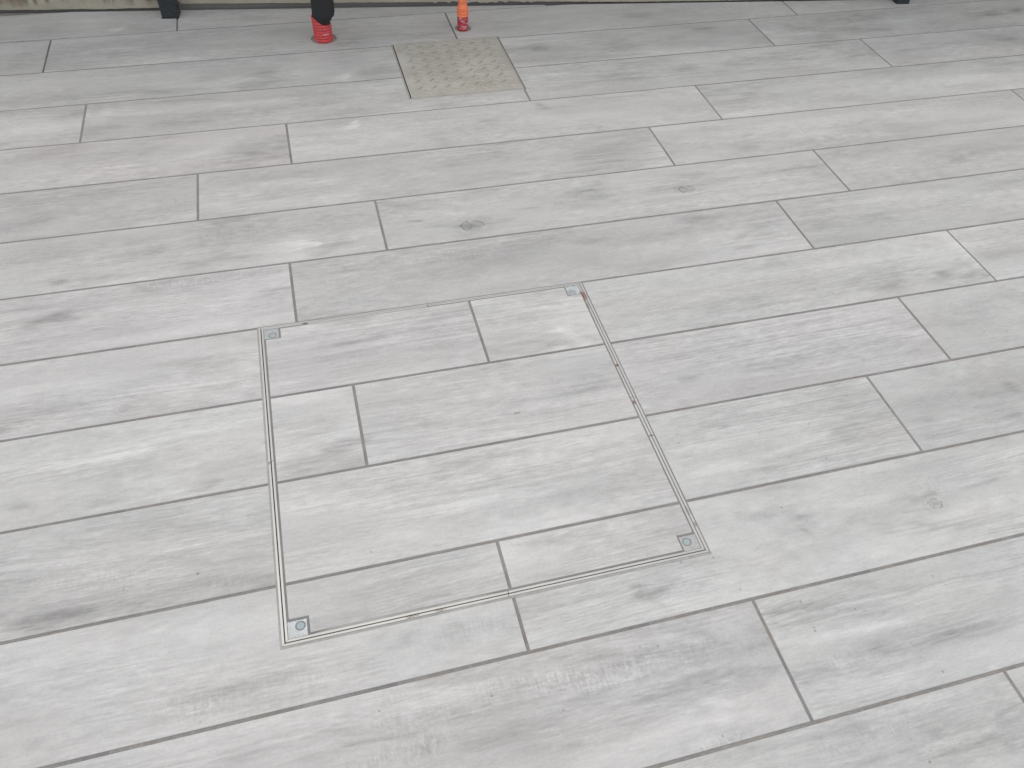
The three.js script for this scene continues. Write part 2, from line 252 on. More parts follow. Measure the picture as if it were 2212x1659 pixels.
    v[k] += m[5] * 1.15 * body * tail * smooth(0.06, -0.06, e - tear);
  });
  for (const m of mine('knot')) each([...m.slice(0, 4), m[4] * 1.25, m[5]], 2.2, (k, p, q, L, hw, x, z) => {
    const dx = (x - m[0] / 1000) / (hw * 1.25), dz = (z - m[1] / 1000) / hw, r = Math.hypot(dx, dz), a = Math.atan2(dz, dx), n = fbm(x * 160, z * 160, seed + 131), w8 = r + 0.22 * (vnoise(a * 1.6 + 9, 3, seed) - 0.5);
    let d = 0.55 * smooth(1, 0.55, w8) * (0.55 + 0.9 * n);
    d += 1.7 * Math.exp(-(((w8 - 0.92) / 0.1) ** 2)) * smooth(0.25, 0.6, vnoise(a * 1.9 + 4, 8, seed + 2));
    d += 0.35 * Math.exp(-(((w8 - 1.5) / 0.3) ** 2)) * n;
    if (m[5] > 17) for (const c of [0.5, 2.3, 4.3]) { let g = Math.abs(((a - c + 9.42) % 6.283) - 3.1416); if (r < 0.95) d += 0.9 * Math.exp(-((g * r / 0.07) ** 2)); }
    v[k] -= (m[5] > 17 ? 1.2 : 0.75) * m[5] * d;
  });
  for (const m of mine('crack')) each(m, 4, (k, p, q, L, hw, x, z) => {
    const wob = q + 0.0016 * (vnoise(x * 120, z * 60, seed + 141) - 0.5), hh = Math.max(hw * 0.75, 0.75 / ppm);
    v[k] -= m[5] * Math.exp(-((wob / hh) ** 2)) * smooth(L * 0.54, L * 0.42, Math.abs(p)) * (0.4 + 1.1 * vnoise(p * 90 + 5, 2, seed + 143));
  });
  const drops = MARKS.speck.filter((m) => m[0] / 1000 > x0 && m[0] / 1000 < x1 && m[1] / 1000 > z0 && m[1] / 1000 < z1);
  for (const [sx, sz, st] of drops) each([sx - 0.6, sz, sx + 0.6, sz, 1.5, st], 4, (k, p, q, L, hw) => { v[k] -= 1.5 * st * Math.exp(-(p * p + q * q) / (hw * hw)); });
  const pores = Math.round(W * H * 2600);
  for (let n = 0; n < pores; n++) {                                  // short open pores along the grain
    const i = Math.floor(rand() * w), j = Math.floor(rand() * h), len = 3 + Math.floor(30 * rand() * rand()), st = (4 + 18 * rand() * rand()) * smooth(0.3, 0.6, vnoise((x0 + i / w * W + ox) * 4, wz[j * w + i] * 16, seed + 21));
    for (let a = 0; a < len && i + a < w; a++) v[j * w + i + a] -= st * Math.sin((a + 0.5) / len * Math.PI);
  }
  for (const m of mine('grain')) {                                   // and many more of them where the grain is open
    const L = Math.hypot(m[2] - m[0], m[3] - m[1]), count = Math.round(L * m[4] / 130);
    for (let n = 0; n < count; n++) {
      const t = rand(), x = (m[0] + (m[2] - m[0]) * t) / 1000, z = (m[1] + (m[3] - m[1]) * t + (rand() + rand() - 1) * 1.3 * m[4]) / 1000;
      const i = Math.floor((x - x0) / W * w), j = Math.floor((z1 - z) / H * h), len = 5 + Math.floor(26 * rand() * rand()), st = m[5] * (0.6 + 1.9 * rand() * rand());
      if (j < 1 || j > h - 2) continue;
      for (let a = 0; a < len; a++) if (i + a >= 0 && i + a < w) { const e = Math.sin((a + 0.5) / len * Math.PI); v[j * w + i + a] -= st * e; v[(j + 1) * w + i + a] -= 0.45 * st * e; }
    }
  }
  const px = new Uint8Array(w * h * 4);
  for (let j = 0; j < h; j++) for (let i = 0; i < w; i++) {
    const k = j * w + i, x = x0 + (i + 0.5) / w * W, z = z1 - (j + 0.5) / h * H, t = 1.2 * (vnoise(x * 7 + ox, z * 14, 301) - 0.5), c = BASE + v[k];
    px[k * 4] = clamp(c + 0.3 + t + pink, 0, 255); px[k * 4 + 1] = clamp(c - 0.5 - Math.max(pink, -0.2) * 0.3, 0, 255); px[k * 4 + 2] = clamp(c - 0.1 - t * 0.6 + pink * 0.4, 0, 255); px[k * 4 + 3] = 255;
  }
  return texture(px, w, h);
}
const reliefMap = (() => {                                           // fine brushed relief shared by all tiles
  const w = 512, h = 512, px = new Uint8Array(w * h * 4);
  for (let j = 0; j < h; j++) for (let i = 0; i < w; i++) { const c = 255 * fbm(i / 22, j / 1.7, 5), k = (j * w + i) * 4; px[k] = px[k + 1] = px[k + 2] = c; px[k + 3] = 255; }
  const t = texture(px, w, h, false); t.repeat.set(2.4, 1); return t;
})();
const tileMaterial = (map) => new THREE.MeshStandardMaterial({ map, roughness: 0.5, bumpMap: reliefMap, bumpScale: 0.00012 });

// ---------------------------------------------------------------- the tiled floor
const ground = mesh('ground', new THREE.PlaneGeometry(240, 240).rotateX(-Math.PI / 2).translate(0, -0.06, 0), new THREE.MeshStandardMaterial({ color: new THREE.Color().setRGB(0.22, 0.21, 0.2), roughness: 0.95 }), scene);
ground.userData.kind = 'structure';
const terrace = new THREE.Group(); terrace.name = 'terrace_floor'; terrace.userData.kind = 'structure'; scene.add(terrace);

const JOINT = 0.0027;                                                // half a joint
const rows = [-1.0, -0.045, 1.012, 2.03, 3.028, 4.028, 5.012, 6.003, 7.0, 7.986, 8.995, 10.0, 11.0, 12.005, 13.0, 14.0, 15.0, 16.0];
const joints = [-1.70, 2.607 - 12.2, 1.645 - 6.1, 3.253 - 6.1, -0.235, -1.397, 0.696, -0.41, 1.43, 0.053, -0.91, 1.011, 2.90, 4.555, 0.4, 2.2, 3.4];
const firstJoint = { 0: [-3.537, 2.607, 8.707], 1: [-4.455, 1.645, 7.745], 2: [-2.865, 3.253, 9.337], 3: [-0.235, 5.863], 4: [-1.397, 4.715, 10.827], 5: [0.696, 6.785], 6: [-0.41, 5.70], 7: [1.43, 7.557], 8: [0.053, 6.216], 9: [-0.77, 5.187], 10: [1.011, 7.11], 11: [2.9, 9.0], 12: [4.555, 10.65] };
const LEN = 6.1;
const hatchHole = [-0.815, 6.985, 2.747, 10.540].map((v) => v * U);
const plateHole = [1.533, 0.942, 3.284, 2.684].map((v) => v * U);
const wallTurn = 0.1185, wallStart = -0.597 * U;                     // the wall runs slightly askew to the tiles
const pipeHoles = [[0.525 * U, 0.595 * U, 0.195 * U], [2.776 * U, 0.598 * U, 0.128 * U]];

function clean(poly) { return poly.filter((p, i) => { const n = poly[(i + 1) % poly.length]; return Math.hypot(p[0] - n[0], p[1] - n[1]) > 1e-5; }); }
function minus([x0, z0, x1, z1], [a0, b0, a1, b1]) {                 // rectangle less an opening -> outlines
  if (a1 <= x0 || a0 >= x1 || b1 <= z0 || b0 >= z1) return [[[x0, z0], [x1, z0], [x1, z1], [x0, z1]]];
  const out = [];
  if (b0 <= z0 && b1 >= z1) {
    if (a0 > x0) out.push([[x0, z0], [a0, z0], [a0, z1], [x0, z1]]);
    if (a1 < x1) out.push([[a1, z0], [x1, z0], [x1, z1], [a1, z1]]);
  } else if (b1 < z1) {                                              // opening cuts the far side
    const l = Math.max(a0, x0), r = Math.min(a1, x1);
    out.push([...(l > x0 ? [[x0, z0], [l, z0]] : []), [l, b1], [r, b1], ...(r < x1 ? [[r, z0], [x1, z0]] : []), [x1, z1], [x0, z1]]);
  } else {                                                           // opening cuts the near side
    const l = Math.max(a0, x0), r = Math.min(a1, x1);
    out.push([[x0, z0], [x1, z0], ...(r < x1 ? [[x1, z1], [r, z1]] : []), [r, b0], [l, b0], ...(l > x0 ? [[l, z1], [x0, z1]] : [])]);
  }
  return out.map(clean);
}
function beforeWall(poly, gap) {                                     // keeps the part on the viewer's side of the wall
  const d = ([x, z]) => z - (wallStart + wallTurn * x + gap), out = [];
  poly.forEach((p, i) => {
    const n = poly[(i + 1) % poly.length], a = d(p), b = d(n);
    if (a >= 0) out.push(p);
    if (a * b < 0) { const t = a / (a - b); out.push([p[0] + (n[0] - p[0]) * t, p[1] + (n[1] - p[1]) * t]); }
  });
  return clean(out);
}
camera.aspect = 4 / 3; camera.updateProjectionMatrix(); camera.updateMatrixWorld(); camera.updateMatrixWorld();
const inView = (poly) => {                                           // does any of this outline fall in the picture (only to choose how fine a print it gets)
  const m = new THREE.Matrix4().multiplyMatrices(camera.projectionMatrix, camera.matrixWorld.clone().invert());
  for (let i = 0; i < poly.length; i++) { const a = poly[i], b = poly[(i + 1) % poly.length];
    for (let t = 0; t < 1; t += 0.04) { const p = new THREE.Vector4(a[0] + (b[0] - a[0]) * t, 0, a[1] + (b[1] - a[1]) * t, 1).applyMatrix4(m); if (p.w > 0 && Math.abs(p.x) < p.w && Math.abs(p.y) < p.w) return true; } }
  return false;
};
const spare = [];
let seed = 1;
for (let r = -1; r < 16; r++) {
  const z0 = rows[r + 1] * U + (r === 0 ? 0.0042 : JOINT), z1 = rows[r + 2] * U - (r === -1 ? 0.0042 : JOINT);
  const known = firstJoint[r] ?? [joints[r + 1]], cuts = [...known];
  while (cuts[0] > -14) cuts.unshift(cuts[0] - LEN);
  while (cuts[cuts.length - 1] < 20) cuts.push(cuts[cuts.length - 1] + LEN);
  for (let c = 0; c + 1 < cuts.length; c++) {
    const rect = [cuts[c] * U + JOINT, z0, cuts[c + 1] * U - JOINT, z1];
    let outlines = minus(rect, hatchHole).flatMap((p) => { const xs = p.map((a) => a[0]), zs = p.map((a) => a[1]); return p.length === 4 ? minus([Math.min(...xs), Math.min(...zs), Math.max(...xs), Math.max(...zs)], plateHole) : [p]; });
    outlines = outlines.map((p) => beforeWall(p, 0.001)).filter((p) => p.length > 2);
    for (const poly of outlines) {
      if (Math.max(...poly.map((p) => p[0])) - Math.min(...poly.map((p) => p[0])) < 0.02) continue;
      const seen = inView(poly);
      if (!seen && (rect[2] < -2.2 || rect[0] > 3.2)) continue;
      seed++;
      let mat;
      if (seen) { mat = tileMaterial(tilePrint(rect, seed, r < 3 ? 760 : 1000)); spare.push(mat); } else mat = spare.length ? spare[(seed * 7) % spare.length] : tileMaterial(tilePrint(rect, seed, 500));
      const holes = r === 0 ? pipeHoles.filter(([cx]) => cx > rect[0] && cx < rect[2]) : [];
      const lift = 0.0007 * (hash(seed, 4, 8) - 0.5);
      mesh('tile', slab(poly, lift, 0.009, 0.0006, rect, holes), mat, terrace);
    }
  }
}
const groutMap = paint(256, 256, (u, v) => { const n = fbm(u * 40, v * 40, 9), m = vnoise(u * 230, v * 230, 3), c = 136 + 20 * (n - 0.5) + 14 * (m - 0.5), l = 22 * (fbm(u * 5, v * 5, 79) - 0.5), t = 6 * (vnoise(u * 9, v * 9, 77) - 0.5); return [c + l + 3.5 + t, c + l, c + l - 2 - t]; });
const groutMaterial = new THREE.MeshStandardMaterial({ map: groutMap, roughness: 0.95 });
for (const [zFar, zNear, top] of [[-1.2, 0.2, -0.0042], [0.2, 3.2, -0.001]]) { // by the wall the joints are raked out and never quite filled
  const outer = beforeWall([[-2.9, zFar], [4.1, zFar], [4.1, zNear], [-2.9, zNear]], -0.004);
  const pts = outer.map(([x, z]) => new THREE.Vector2(x, -z));
  const s = new THREE.Shape(THREE.ShapeUtils.isClockWise(pts) ? pts.reverse() : pts);
  const cut = (r, e) => { const [a, b, c, d] = [r[0] + e, Math.max(r[1] + e, zFar + 1e-4), r[2] - e, Math.min(r[3] - e, zNear - 1e-4)]; if (d > b) s.holes.push(new THREE.Path([[a, -b], [c, -b], [c, -d], [a, -d]].map((p) => new THREE.Vector2(...p)))); };
  cut(hatchHole, 0.004); cut(plateHole, 0.002);
  if (zFar < 0) for (const [cx, cz, rr] of pipeHoles) { const h = new THREE.Path(); h.absarc(cx, -cz, rr, 0, Math.PI * 2, true); s.holes.push(h); }
  const g = new THREE.ExtrudeGeometry(s, { depth: 0.04, bevelEnabled: false, curveSegments: 24 });
  g.rotateX(-Math.PI / 2); g.translate(0, top - 0.04, 0);
  const p = g.attributes.position, uv = g.attributes.uv;
  for (let i = 0; i < p.count; i++) uv.setXY(i, p.getX(i) / 0.4, p.getZ(i) / 0.4);
  mesh('grout', g, groutMaterial, terrace);
}

// ---------------------------------------------------------------- the large access hatch
const box2 = (a, b, c, d) => [[a, b], [c, b], [c, d], [a, d]];
const hatch = thing('access_hatch', 'large square access hatch inlaid with grey tiles, thin steel double frame and corner bolts', 'access hatch');
const RUST = [[2.686, 7.19, 0.02, 0.045, 0.85], [2.691, 7.26, 0.010, 0.06, 0.8], [2.69, 7.38, 0.008, 0.06, 0.6], [2.70, 8.303, 0.02, 0.02, 0.9], [2.695, 8.81, 0.018, 0.03, 0.8], [2.712, 9.238, 0.03, 0.009, 0.7], [-0.331, 7.028, 0.03, 0.014, 0.9], [2.715, 7.22, 0.02, 0.07, 0.35], [2.72, 10.1, 0.02, 0.05, 0.25]];
const SCUFF = [[0.214, 10.506, 0.05, 0.016], [0.421, 10.506, 0.05, 0.016], [0.17, 10.51, 0.03, 0.012], [-0.79, 8.77, 0.02, 0.012], [2.725, 10.24, 0.012, 0.03]];
function steelMap(x0, z0, x1, z1, s) {                               // stainless strip: fine scratches, dull film, rust where it has broken out
  const W = x1 - x0, H = z1 - z0, w = Math.round(clamp(W * 1400, 12, 640)), h = Math.round(clamp(H * 1400, 12, 640)), along = W > H;
  return paint(w, h, (u, v) => {
    const x = x0 + u * W, z = z1 - v * H, l = along ? x : z, q = along ? z : x;
    let c = 190 + 18 * (fbm(l * 26, q * 900, s) - 0.5) + 12 * (vnoise(l * 9, q * 60, s + 5) - 0.5), r = c + 0.5, g = c, b = c - 1;
    for (const [rx, rz, ax, az, k] of RUST) {
      const d = Math.hypot((x / U - rx) / ax, (z / U - rz) / az), f = k * smooth(1.25, 0.35, d + 1.0 * (fbm(x * 700, z * 500, 31) - 0.5));
      r += (128 - r) * f; g += (84 - g) * f; b += (68 - b) * f;
    }
    for (const [rx, rz, ax, az] of SCUFF) { const f = 0.6 * smooth(1.1, 0.4, Math.hypot((x / U - rx) / ax, (z / U - rz) / az) + 1.3 * (vnoise(x * 900, z * 900, 7) - 0.5)); r += (120 - r) * f; g += (112 - g) * f; b += (104 - b) * f; }
    return [r, g, b];
  });
}
const steelPlain = steelMap(0, 0, 0.7, 0.0045, 3);
const steelMaterial = (map) => new THREE.MeshStandardMaterial({ map, roughness: 0.42, metalness: 0.25 });
const plainSteel = steelMaterial(steelPlain);
function frame(name, o, i, top, splitX, splitZ) {                    // mitred flat bars, butted once along each side
  const [a, b, c, d] = o, [A, B, C, D] = i, g = 0.0007;
  const bars = [
    [[a, b], [splitX - g, b], [splitX - g, B], [A, B]], [[splitX, b], [c, b], [C, B], [splitX, B]],
    [[a, d], [splitX * 1.006 - g, d], [splitX * 1.006 - g, D], [A, D]], [[splitX * 1.006, d], [c, d], [C, D], [splitX * 1.006, D]],
    [[a, b + 0.0002], [A, B + 0.0002], [A, splitZ - g], [a, splitZ - g]], [[a, splitZ], [A, splitZ], [A, D - 0.0002], [a, d - 0.0002]],
    [[c, b + 0.0002], [C, B + 0.0002], [C, splitZ - g], [c, splitZ - g]], [[c, splitZ], [C, splitZ], [C, D - 0.0002], [c, d - 0.0002]]];
  bars.forEach((p, n) => {
    const xs = p.map((v) => v[0]), zs = p.map((v) => v[1]), rect = [Math.min(...xs), Math.min(...zs), Math.max(...xs), Math.max(...zs)];
    const marked = [...RUST, ...SCUFF].some(([x, z]) => x * U > rect[0] - 0.012 && x * U < rect[2] + 0.012 && z * U > rect[1] - 0.012 && z * U < rect[3] + 0.012);
    mesh(name, slab(p, top + 0.0002 * (hash(n, 3, 5) - 0.5), 0.024, 0.0004, rect), marked ? steelMaterial(steelMap(...rect, 40 + n)) : plainSteel, hatch);
  });
}
const frameOut = [-0.802, 6.998, 2.736, 10.519].map((v) => v * U), frameIn = [-0.7815, 7.0130, 2.7135, 10.4985].map((v) => v * U);
const lidOut = [-0.7735, 7.0165, 2.708, 10.4905].map((v) => v * U), lidIn = [-0.7535, 7.0335, 2.685, 10.470].map((v) => v * U);
frame('frame_bar', frameOut, frameIn, 0.0004, 0.975 * U, 8.756 * U);
frame('lid_frame_bar', lidOut, lidIn, 0.0002, 0.977 * U, 8.745 * U);
mesh('lid_grout', slab(box2(...lidIn), -0.0010, 0.02, 0), groutMaterial, hatch);
{ // grout wedge around the outside of the frame
  const [a, b, c, d] = hatchHole, [A, B, C, D] = frameOut, e = 0.0002;
  const parts = [[[a, b], [c, b], [C, B - e], [A, B - e]], [[a, d], [c, d], [C, D + e], [A, D + e]], [[a, b], [A - e, B], [A - e, D], [a, d]], [[c, b], [C + e, B], [C + e, D], [c, d]]];
  const pale = new THREE.MeshStandardMaterial({ map: paint(256, 256, (u, v) => { const n = fbm(u * 50, v * 50, 19), m = vnoise(u * 260, v * 260, 23), c = 166 + 24 * (n - 0.5) + 14 * (m - 0.5); return [c + 1, c, c - 2]; }), roughness: 0.95 });
  parts.forEach((p, i) => mesh('edge_grout', slab(p, i === 1 || i === 2 ? -0.0003 : -0.0011, 0.02, 0), i === 1 || i === 2 ? pale : groutMaterial, hatch));
  const [lA, lB, , lD] = lidIn;                                       // the joint inside the lid frame is smeared over with pale mortar in places
  mesh('mortar_smear', slab([[-0.3 * U, lB], [0.96 * U, lB], [0.98 * U, lB + 0.0024], [-0.28 * U, lB + 0.003]], -0.0003, 0.005, 0), pale, hatch);
  mesh('mortar_smear', slab([[-0.58 * U, lD], [0.9 * U, lD], [0.8 * U, lD - 0.003], [-0.4 * U, lD - 0.004]], -0.0004, 0.005, 0), pale, hatch);
}
const ROUND = [0.17, 0.165];                                         // corner cut-outs in courses
const corners = [[-0.7535, 7.0335, 1, 1, 'corner plate with grey bolt at the far left'], [2.685, 7.0335, -1, 1, 'pale zinc corner plate with rust at its edge'], [-0.7535, 10.47, 1, -1, 'pale zinc corner plate at the near left'], [2.685, 10.47, -1, -1, 'dull brownish grey corner plate at the near right']];
{
  const gp = 0.0135, near = [10.47 - 0.019], lx = -0.7535 + 0.017, rx = 2.685 - 0.012, fz = 7.0335 + 0.012, nx = 0.153, nz = 0.143;
  const j = JOINT / U;
  const lids = [
    { r: [lx, fz, 1.43 - j, 7.986 - j], n: 'tl' }, { r: [1.43 + j, fz, rx, 7.986 - j], n: 'tr' },
    { r: [lx, 7.986 + j, 0.053 - j, 8.995 - j] }, { r: [0.053 + j, 7.986 + j, rx, 8.995 - j] },
    { r: [lx, 8.995 + j, rx, 10 - j] },
    { r: [lx, 10 + j, 1.006 - j, near[0]], n: 'bl' }, { r: [1.006 + j, 10 + j, rx, near[0]], n: 'br' }];
  for (const { r, n } of lids) {
    const [a, b, c, d] = r.map((v) => v * U), X = nx * U, Z = nz * U, k = 0.002;
    const poly = { tl: [[a + X, b], [c, b], [c, d], [a, d], [a, b + Z + k], [a + k, b + Z], [a + X, b + Z]], tr: [[a, b], [c - X, b], [c - X, b + Z], [c - k, b + Z], [c, b + Z + k], [c, d], [a, d]], bl: [[a, b], [c, b], [c, d], [a + X, d], [a + X, d - Z], [a + k, d - Z], [a, d - Z - k]], br: [[a, b], [c, b], [c, d - Z - k], [c - k, d - Z], [c - X, d - Z], [c - X, d], [a, d]] }[n] ?? box2(a, b, c, d);
    seed++;
    mesh('lid_tile', slab(poly, 0.0001, 0.009, 0.0006, [a, b, c, d]), tileMaterial(tilePrint([a, b, c, d], seed, 1000)), hatch);
  }
  const bolts = { 0: [-0.664, 7.132], 1: [2.583, 7.146], 2: [-0.653, 10.377], 3: [2.587, 10.384] };
  corners.forEach(([cx, cz, sx, sz, label], i) => {
    const w = 0.152 * U, h = 0.143 * U, x0 = cx * U, z0 = cz * U, xa = Math.min(x0 + sx * 0.0004, x0 + sx * w), xb = Math.max(x0 + sx * 0.0004, x0 + sx * w), za = Math.min(z0 + sz * 0.0004, z0 + sz * h), zb = Math.max(z0 + sz * 0.0004, z0 + sz * h);
    const [bx, bz] = bolts[i].map((v) => v * U), R = 0.0066, dull = i === 3 ? 0.8 : i === 0 ? 0.85 : 0, film = i === 0 ? [160, 165, 165] : [168, 164, 160];
    const map = paint(96, 96, (u, v) => {
      const x = xa + u * (xb - xa), z = zb - v * (zb - za), n = fbm(x * 220, z * 220, 60 + i), m = vnoise(x * 700, z * 700, 66 + i), near = (x - bx) * sx + (z - bz) * sz;
      let c = 197 + 30 * (n - 0.5) + 10 * (m - 0.5); let r = c - 5, g = c + 1, b = c + 6;
      const dirt = clamp(dull * (0.6 + 0.9 * (n - 0.4)) + (i === 2 ? smooth(0.004, -0.018, near) * 0.5 * n : 0), 0, 1);
      r += (film[0] - r) * dirt; g += (film[1] - g) * dirt; b += (film[2] - b) * dirt;
      const pit = smooth(0.7, 0.82, vnoise(x * 480, z * 480, 71 + i)) * (i === 1 ? 0.75 : 0.35); r -= 60 * pit; g -= 52 * pit; b -= 48 * pit;
      for (const [qx, qz, ax, az, k] of RUST) { const f = k * smooth(1.2, 0.4, Math.hypot((x / U - qx) / (ax * 1.5), (z / U - qz) / (az * 0.7)) + 0.9 * (n - 0.5)); r += (128 - r) * f; g += (86 - g) * f; b += (70 - b) * f; }
      return [r, g, b];
    });
    const pl = mesh('corner_plate', slab(box2(xa, za, xb, zb), -0.0006, 0.01, 0.0005, [xa, za, xb, zb], [[bx, bz, R + 0.0011]]), new THREE.MeshStandardMaterial({ map, roughness: 0.5, metalness: 0.3 }), hatch);
    pl.userData.label = label;
    const plug = new THREE.LatheGeometry([[0, -0.0004], [R - 0.0009, -0.0004], [R - 0.0002, -0.0009], [R, -0.0016], [R, -0.009]].map((p) => new THREE.Vector2(...p)), 40);
    plug.translate(bx, -0.0004, bz);
    mesh('bolt_plug', plug, new THREE.MeshStandardMaterial({ color: new THREE.Color().setRGB(0.36, 0.43, 0.455), roughness: 0.55 }), pl);
  });
}

// ---------------------------------------------------------------- the small chequer plate cover
const cover = thing('inspection_cover', 'small square beige grey chequer plate cover set in the tiles below the orange pipe stub', 'inspection cover');
{
  const [a, b, c, d] = [1.533, 0.942, 3.284, 2.684].map((v) => v * U), t = 0.0022;
  const [A, B, C, D] = [a + 0.0014, b + 0.0016, c - 0.0040, d - 0.0018], inn = [A + t, B + t, C - t, D - t];
  const side = new THREE.MeshStandardMaterial({ color: new THREE.Color().setRGB(0.6, 0.59, 0.56), roughness: 0.5, metalness: 0.3 });
  for (const p of [[[A, B], [C, B], [inn[2], inn[1]], [inn[0], inn[1]]], [[A, D], [C, D], [inn[2], inn[3]], [inn[0], inn[3]]], [[A, B], [inn[0], inn[1]], [inn[0], inn[3]], [A, D]], [[C, B], [inn[2], inn[1]], [inn[2], inn[3]], [C, D]]]) mesh('frame_angle', slab(p, -0.0003, 0.022, 0.0003), side, cover);
  const [e, f, g, h] = [inn[0] + 0.0034, inn[1] + 0.0006, inn[2] - 0.0009, inn[3] - 0.0012];
  const map = paint(512, 512, (u, v) => {
    const n = fbm(u * 7, v * 7, 81), m = vnoise(u * 70, v * 70, 83), k = fbm(u * 22, v * 22, 85);
    let c = 184 + 24 * (n - 0.5) + 9 * (m - 0.5) + 10 * (k - 0.5), r = c + 2.5, gg = c - 0.5, bb = c - 7 + 5 * (n - 0.5);
    const wear = smooth(1.15, 0.2, Math.hypot((u - 0.62) / 0.24, (v - 0.47) / 0.2) + 1.3 * (fbm(u * 12, v * 26, 87) - 0.5)) * 0.7 + smooth(1.1, 0.3, Math.hypot((u - 0.06) / 0.09, (v - 0.68) / 0.12) + 1.2 * (k - 0.5)) * 0.6;
    r += (206 - r) * wear * 0.6; gg += (204 - gg) * wear * 0.6; bb += (198 - bb) * wear * 0.6;
    return [r, gg, bb];
  });
  const plateMat = new THREE.MeshStandardMaterial({ map, roughness: 0.55, metalness: 0.15 });
  const plate = mesh('cover_plate', slab(box2(e, f, g, h), 0.0002, 0.006, 0.0005, [e, f, g, h]), plateMat, cover);
  const lug = new THREE.SphereGeometry(1, 14, 6, 0, Math.PI * 2, 0, Math.PI / 2).scale(0.0168, 0.0028, 0.0034);
  const lugMat = new THREE.MeshStandardMaterial({ color: new THREE.Color().setRGB(0.5, 0.485, 0.455), roughness: 0.32, metalness: 0.5 });
  const pitch = 0.0425;
  for (let i = -1; i < 9; i++) for (let j = -1; j < 9; j++) for (const s of [0, 1]) {
    const x = e + 0.010 + (i + s * 0.5) * pitch, z = f + 0.016 + (j + s * 0.5) * pitch;
    if (x < e + 0.0135 || x > g - 0.0135 || z < f + 0.0135 || z > h - 0.0135) continue;
    const m = mesh('raised_lug', lug, lugMat, plate); m.position.set(x, 0.0001, z); m.rotation.y = s ? Math.PI / 4 : -Math.PI / 4;
  }
  mesh('dark_underlay', slab(box2(a + 0.001, b + 0.001, c - 0.001, d - 0.001), -0.02, 0.006, 0), new THREE.MeshStandardMaterial({ color: new THREE.Color().setRGB(0.06, 0.058, 0.055), roughness: 1 }), cover);  // near-black sheet just under the cover, seen through its edge gaps
}

// ---------------------------------------------------------------- wall behind the terrace
const wall = thing('rendered_wall', 'pale beige rendered wall along the far edge of the tiled terrace', 'wall');
wall.position.set(0, 0, wallStart); wall.rotation.y = -Math.atan(wallTurn);
{
  const foot = (x) => {                                              // height of the ragged lower edge of the render above the tiles
    const rag = 0.0035 * (vnoise(x * 90, 1, 5) - 0.5) + 0.002 * (vnoise(x * 330, 2, 6) - 0.5);
    if (x < -0.37) return 0.0055 + 0.0025 * (vnoise(x * 12, 3, 7) - 0.5) + 0.4 * rag;
    const base = x < -0.33 ? 0.026 : x < 0.5 ? 0.0185 - 0.006 * (x + 0.33) / 0.83 : 0.013 - 0.0095 * smooth(0.55, 1.3, x);
    return Math.max(0.0015, base + (x > 0.5 && x < 0.85 ? 1.6 * rag - 0.002 : 0.35 * rag));
  };
  const face = (x0, x1, step) => {
    const pts = []; for (let x = x0; x < x1 + 1e-6; x += step) pts.push(new THREE.Vector2(x, foot(x)));
    pts.push(new THREE.Vector2(x1, 1.12), new THREE.Vector2(x0, 1.12));  // upper part out of view, height set so it dims the far tiles
    return new THREE.ExtrudeGeometry(new THREE.Shape(pts), { depth: 0.03, bevelEnabled: false });
  };
  const map = paint(1024, 256, (u, v) => {                           // 3.2 m by 0.2 m, from x = -1.2
    const x = -1.2 + u * 3.2, y = v * 0.2, n = fbm(x * 26, y * 60, 91), m = vnoise(x * 320, y * 500, 93), st = fbm(x * 75, y * 7, 95);
    let c = 170 + 22 * (n - 0.5) + 12 * (m - 0.5), r = c + 4, g = c - 1, b = c - 15;
    const band = x < -0.35 ? 1 : 0.25;                               // rusty run-off over the foot on the left
    const f = band * smooth(0.3, 0.62, st + 0.3 * (vnoise(x * 8, 1, 97) - 0.5)) * smooth(0.014, 0.042, y + 0.03 * (n - 0.5));
    r += (98 - r) * f * 0.6; g += (78 - g) * f * 0.6; b += (66 - b) * f * 0.6;
    return [r, g, b];
  });
  const render = new THREE.MeshStandardMaterial({ map, roughness: 0.95 });
  const g1 = face(-3.2, 4.6, 0.004), p = g1.attributes.position, uv = g1.attributes.uv;
  for (let i = 0; i < p.count; i++) uv.setXY(i, (p.getX(i) + 1.2) / 3.2, p.getY(i) / 0.2);
  g1.translate(0, 0, -0.034);
  mesh('render_coat', g1, render, wall);
  mesh('masonry_core', new THREE.BoxGeometry(7.8, 1.17, 0.26).translate(0.7, 0.533, -0.166), new THREE.MeshStandardMaterial({ color: new THREE.Color().setRGB(0.3, 0.29, 0.27), roughness: 1 }), wall);
  const seal = paint(256, 32, (u, v) => { const c = 150 + 22 * (fbm(u * 60, v * 6, 99) - 0.5) + 8 * (vnoise(u * 400, v * 30, 98) - 0.5); return [c + 1, c, c - 2]; });
  mesh('sealing_strip', new THREE.BoxGeometry(7.8, 0.06, 0.012).translate(0.7, 0.004, -0.0285), new THREE.MeshStandardMaterial({ map: seal, roughness: 0.9 }), wall);
}

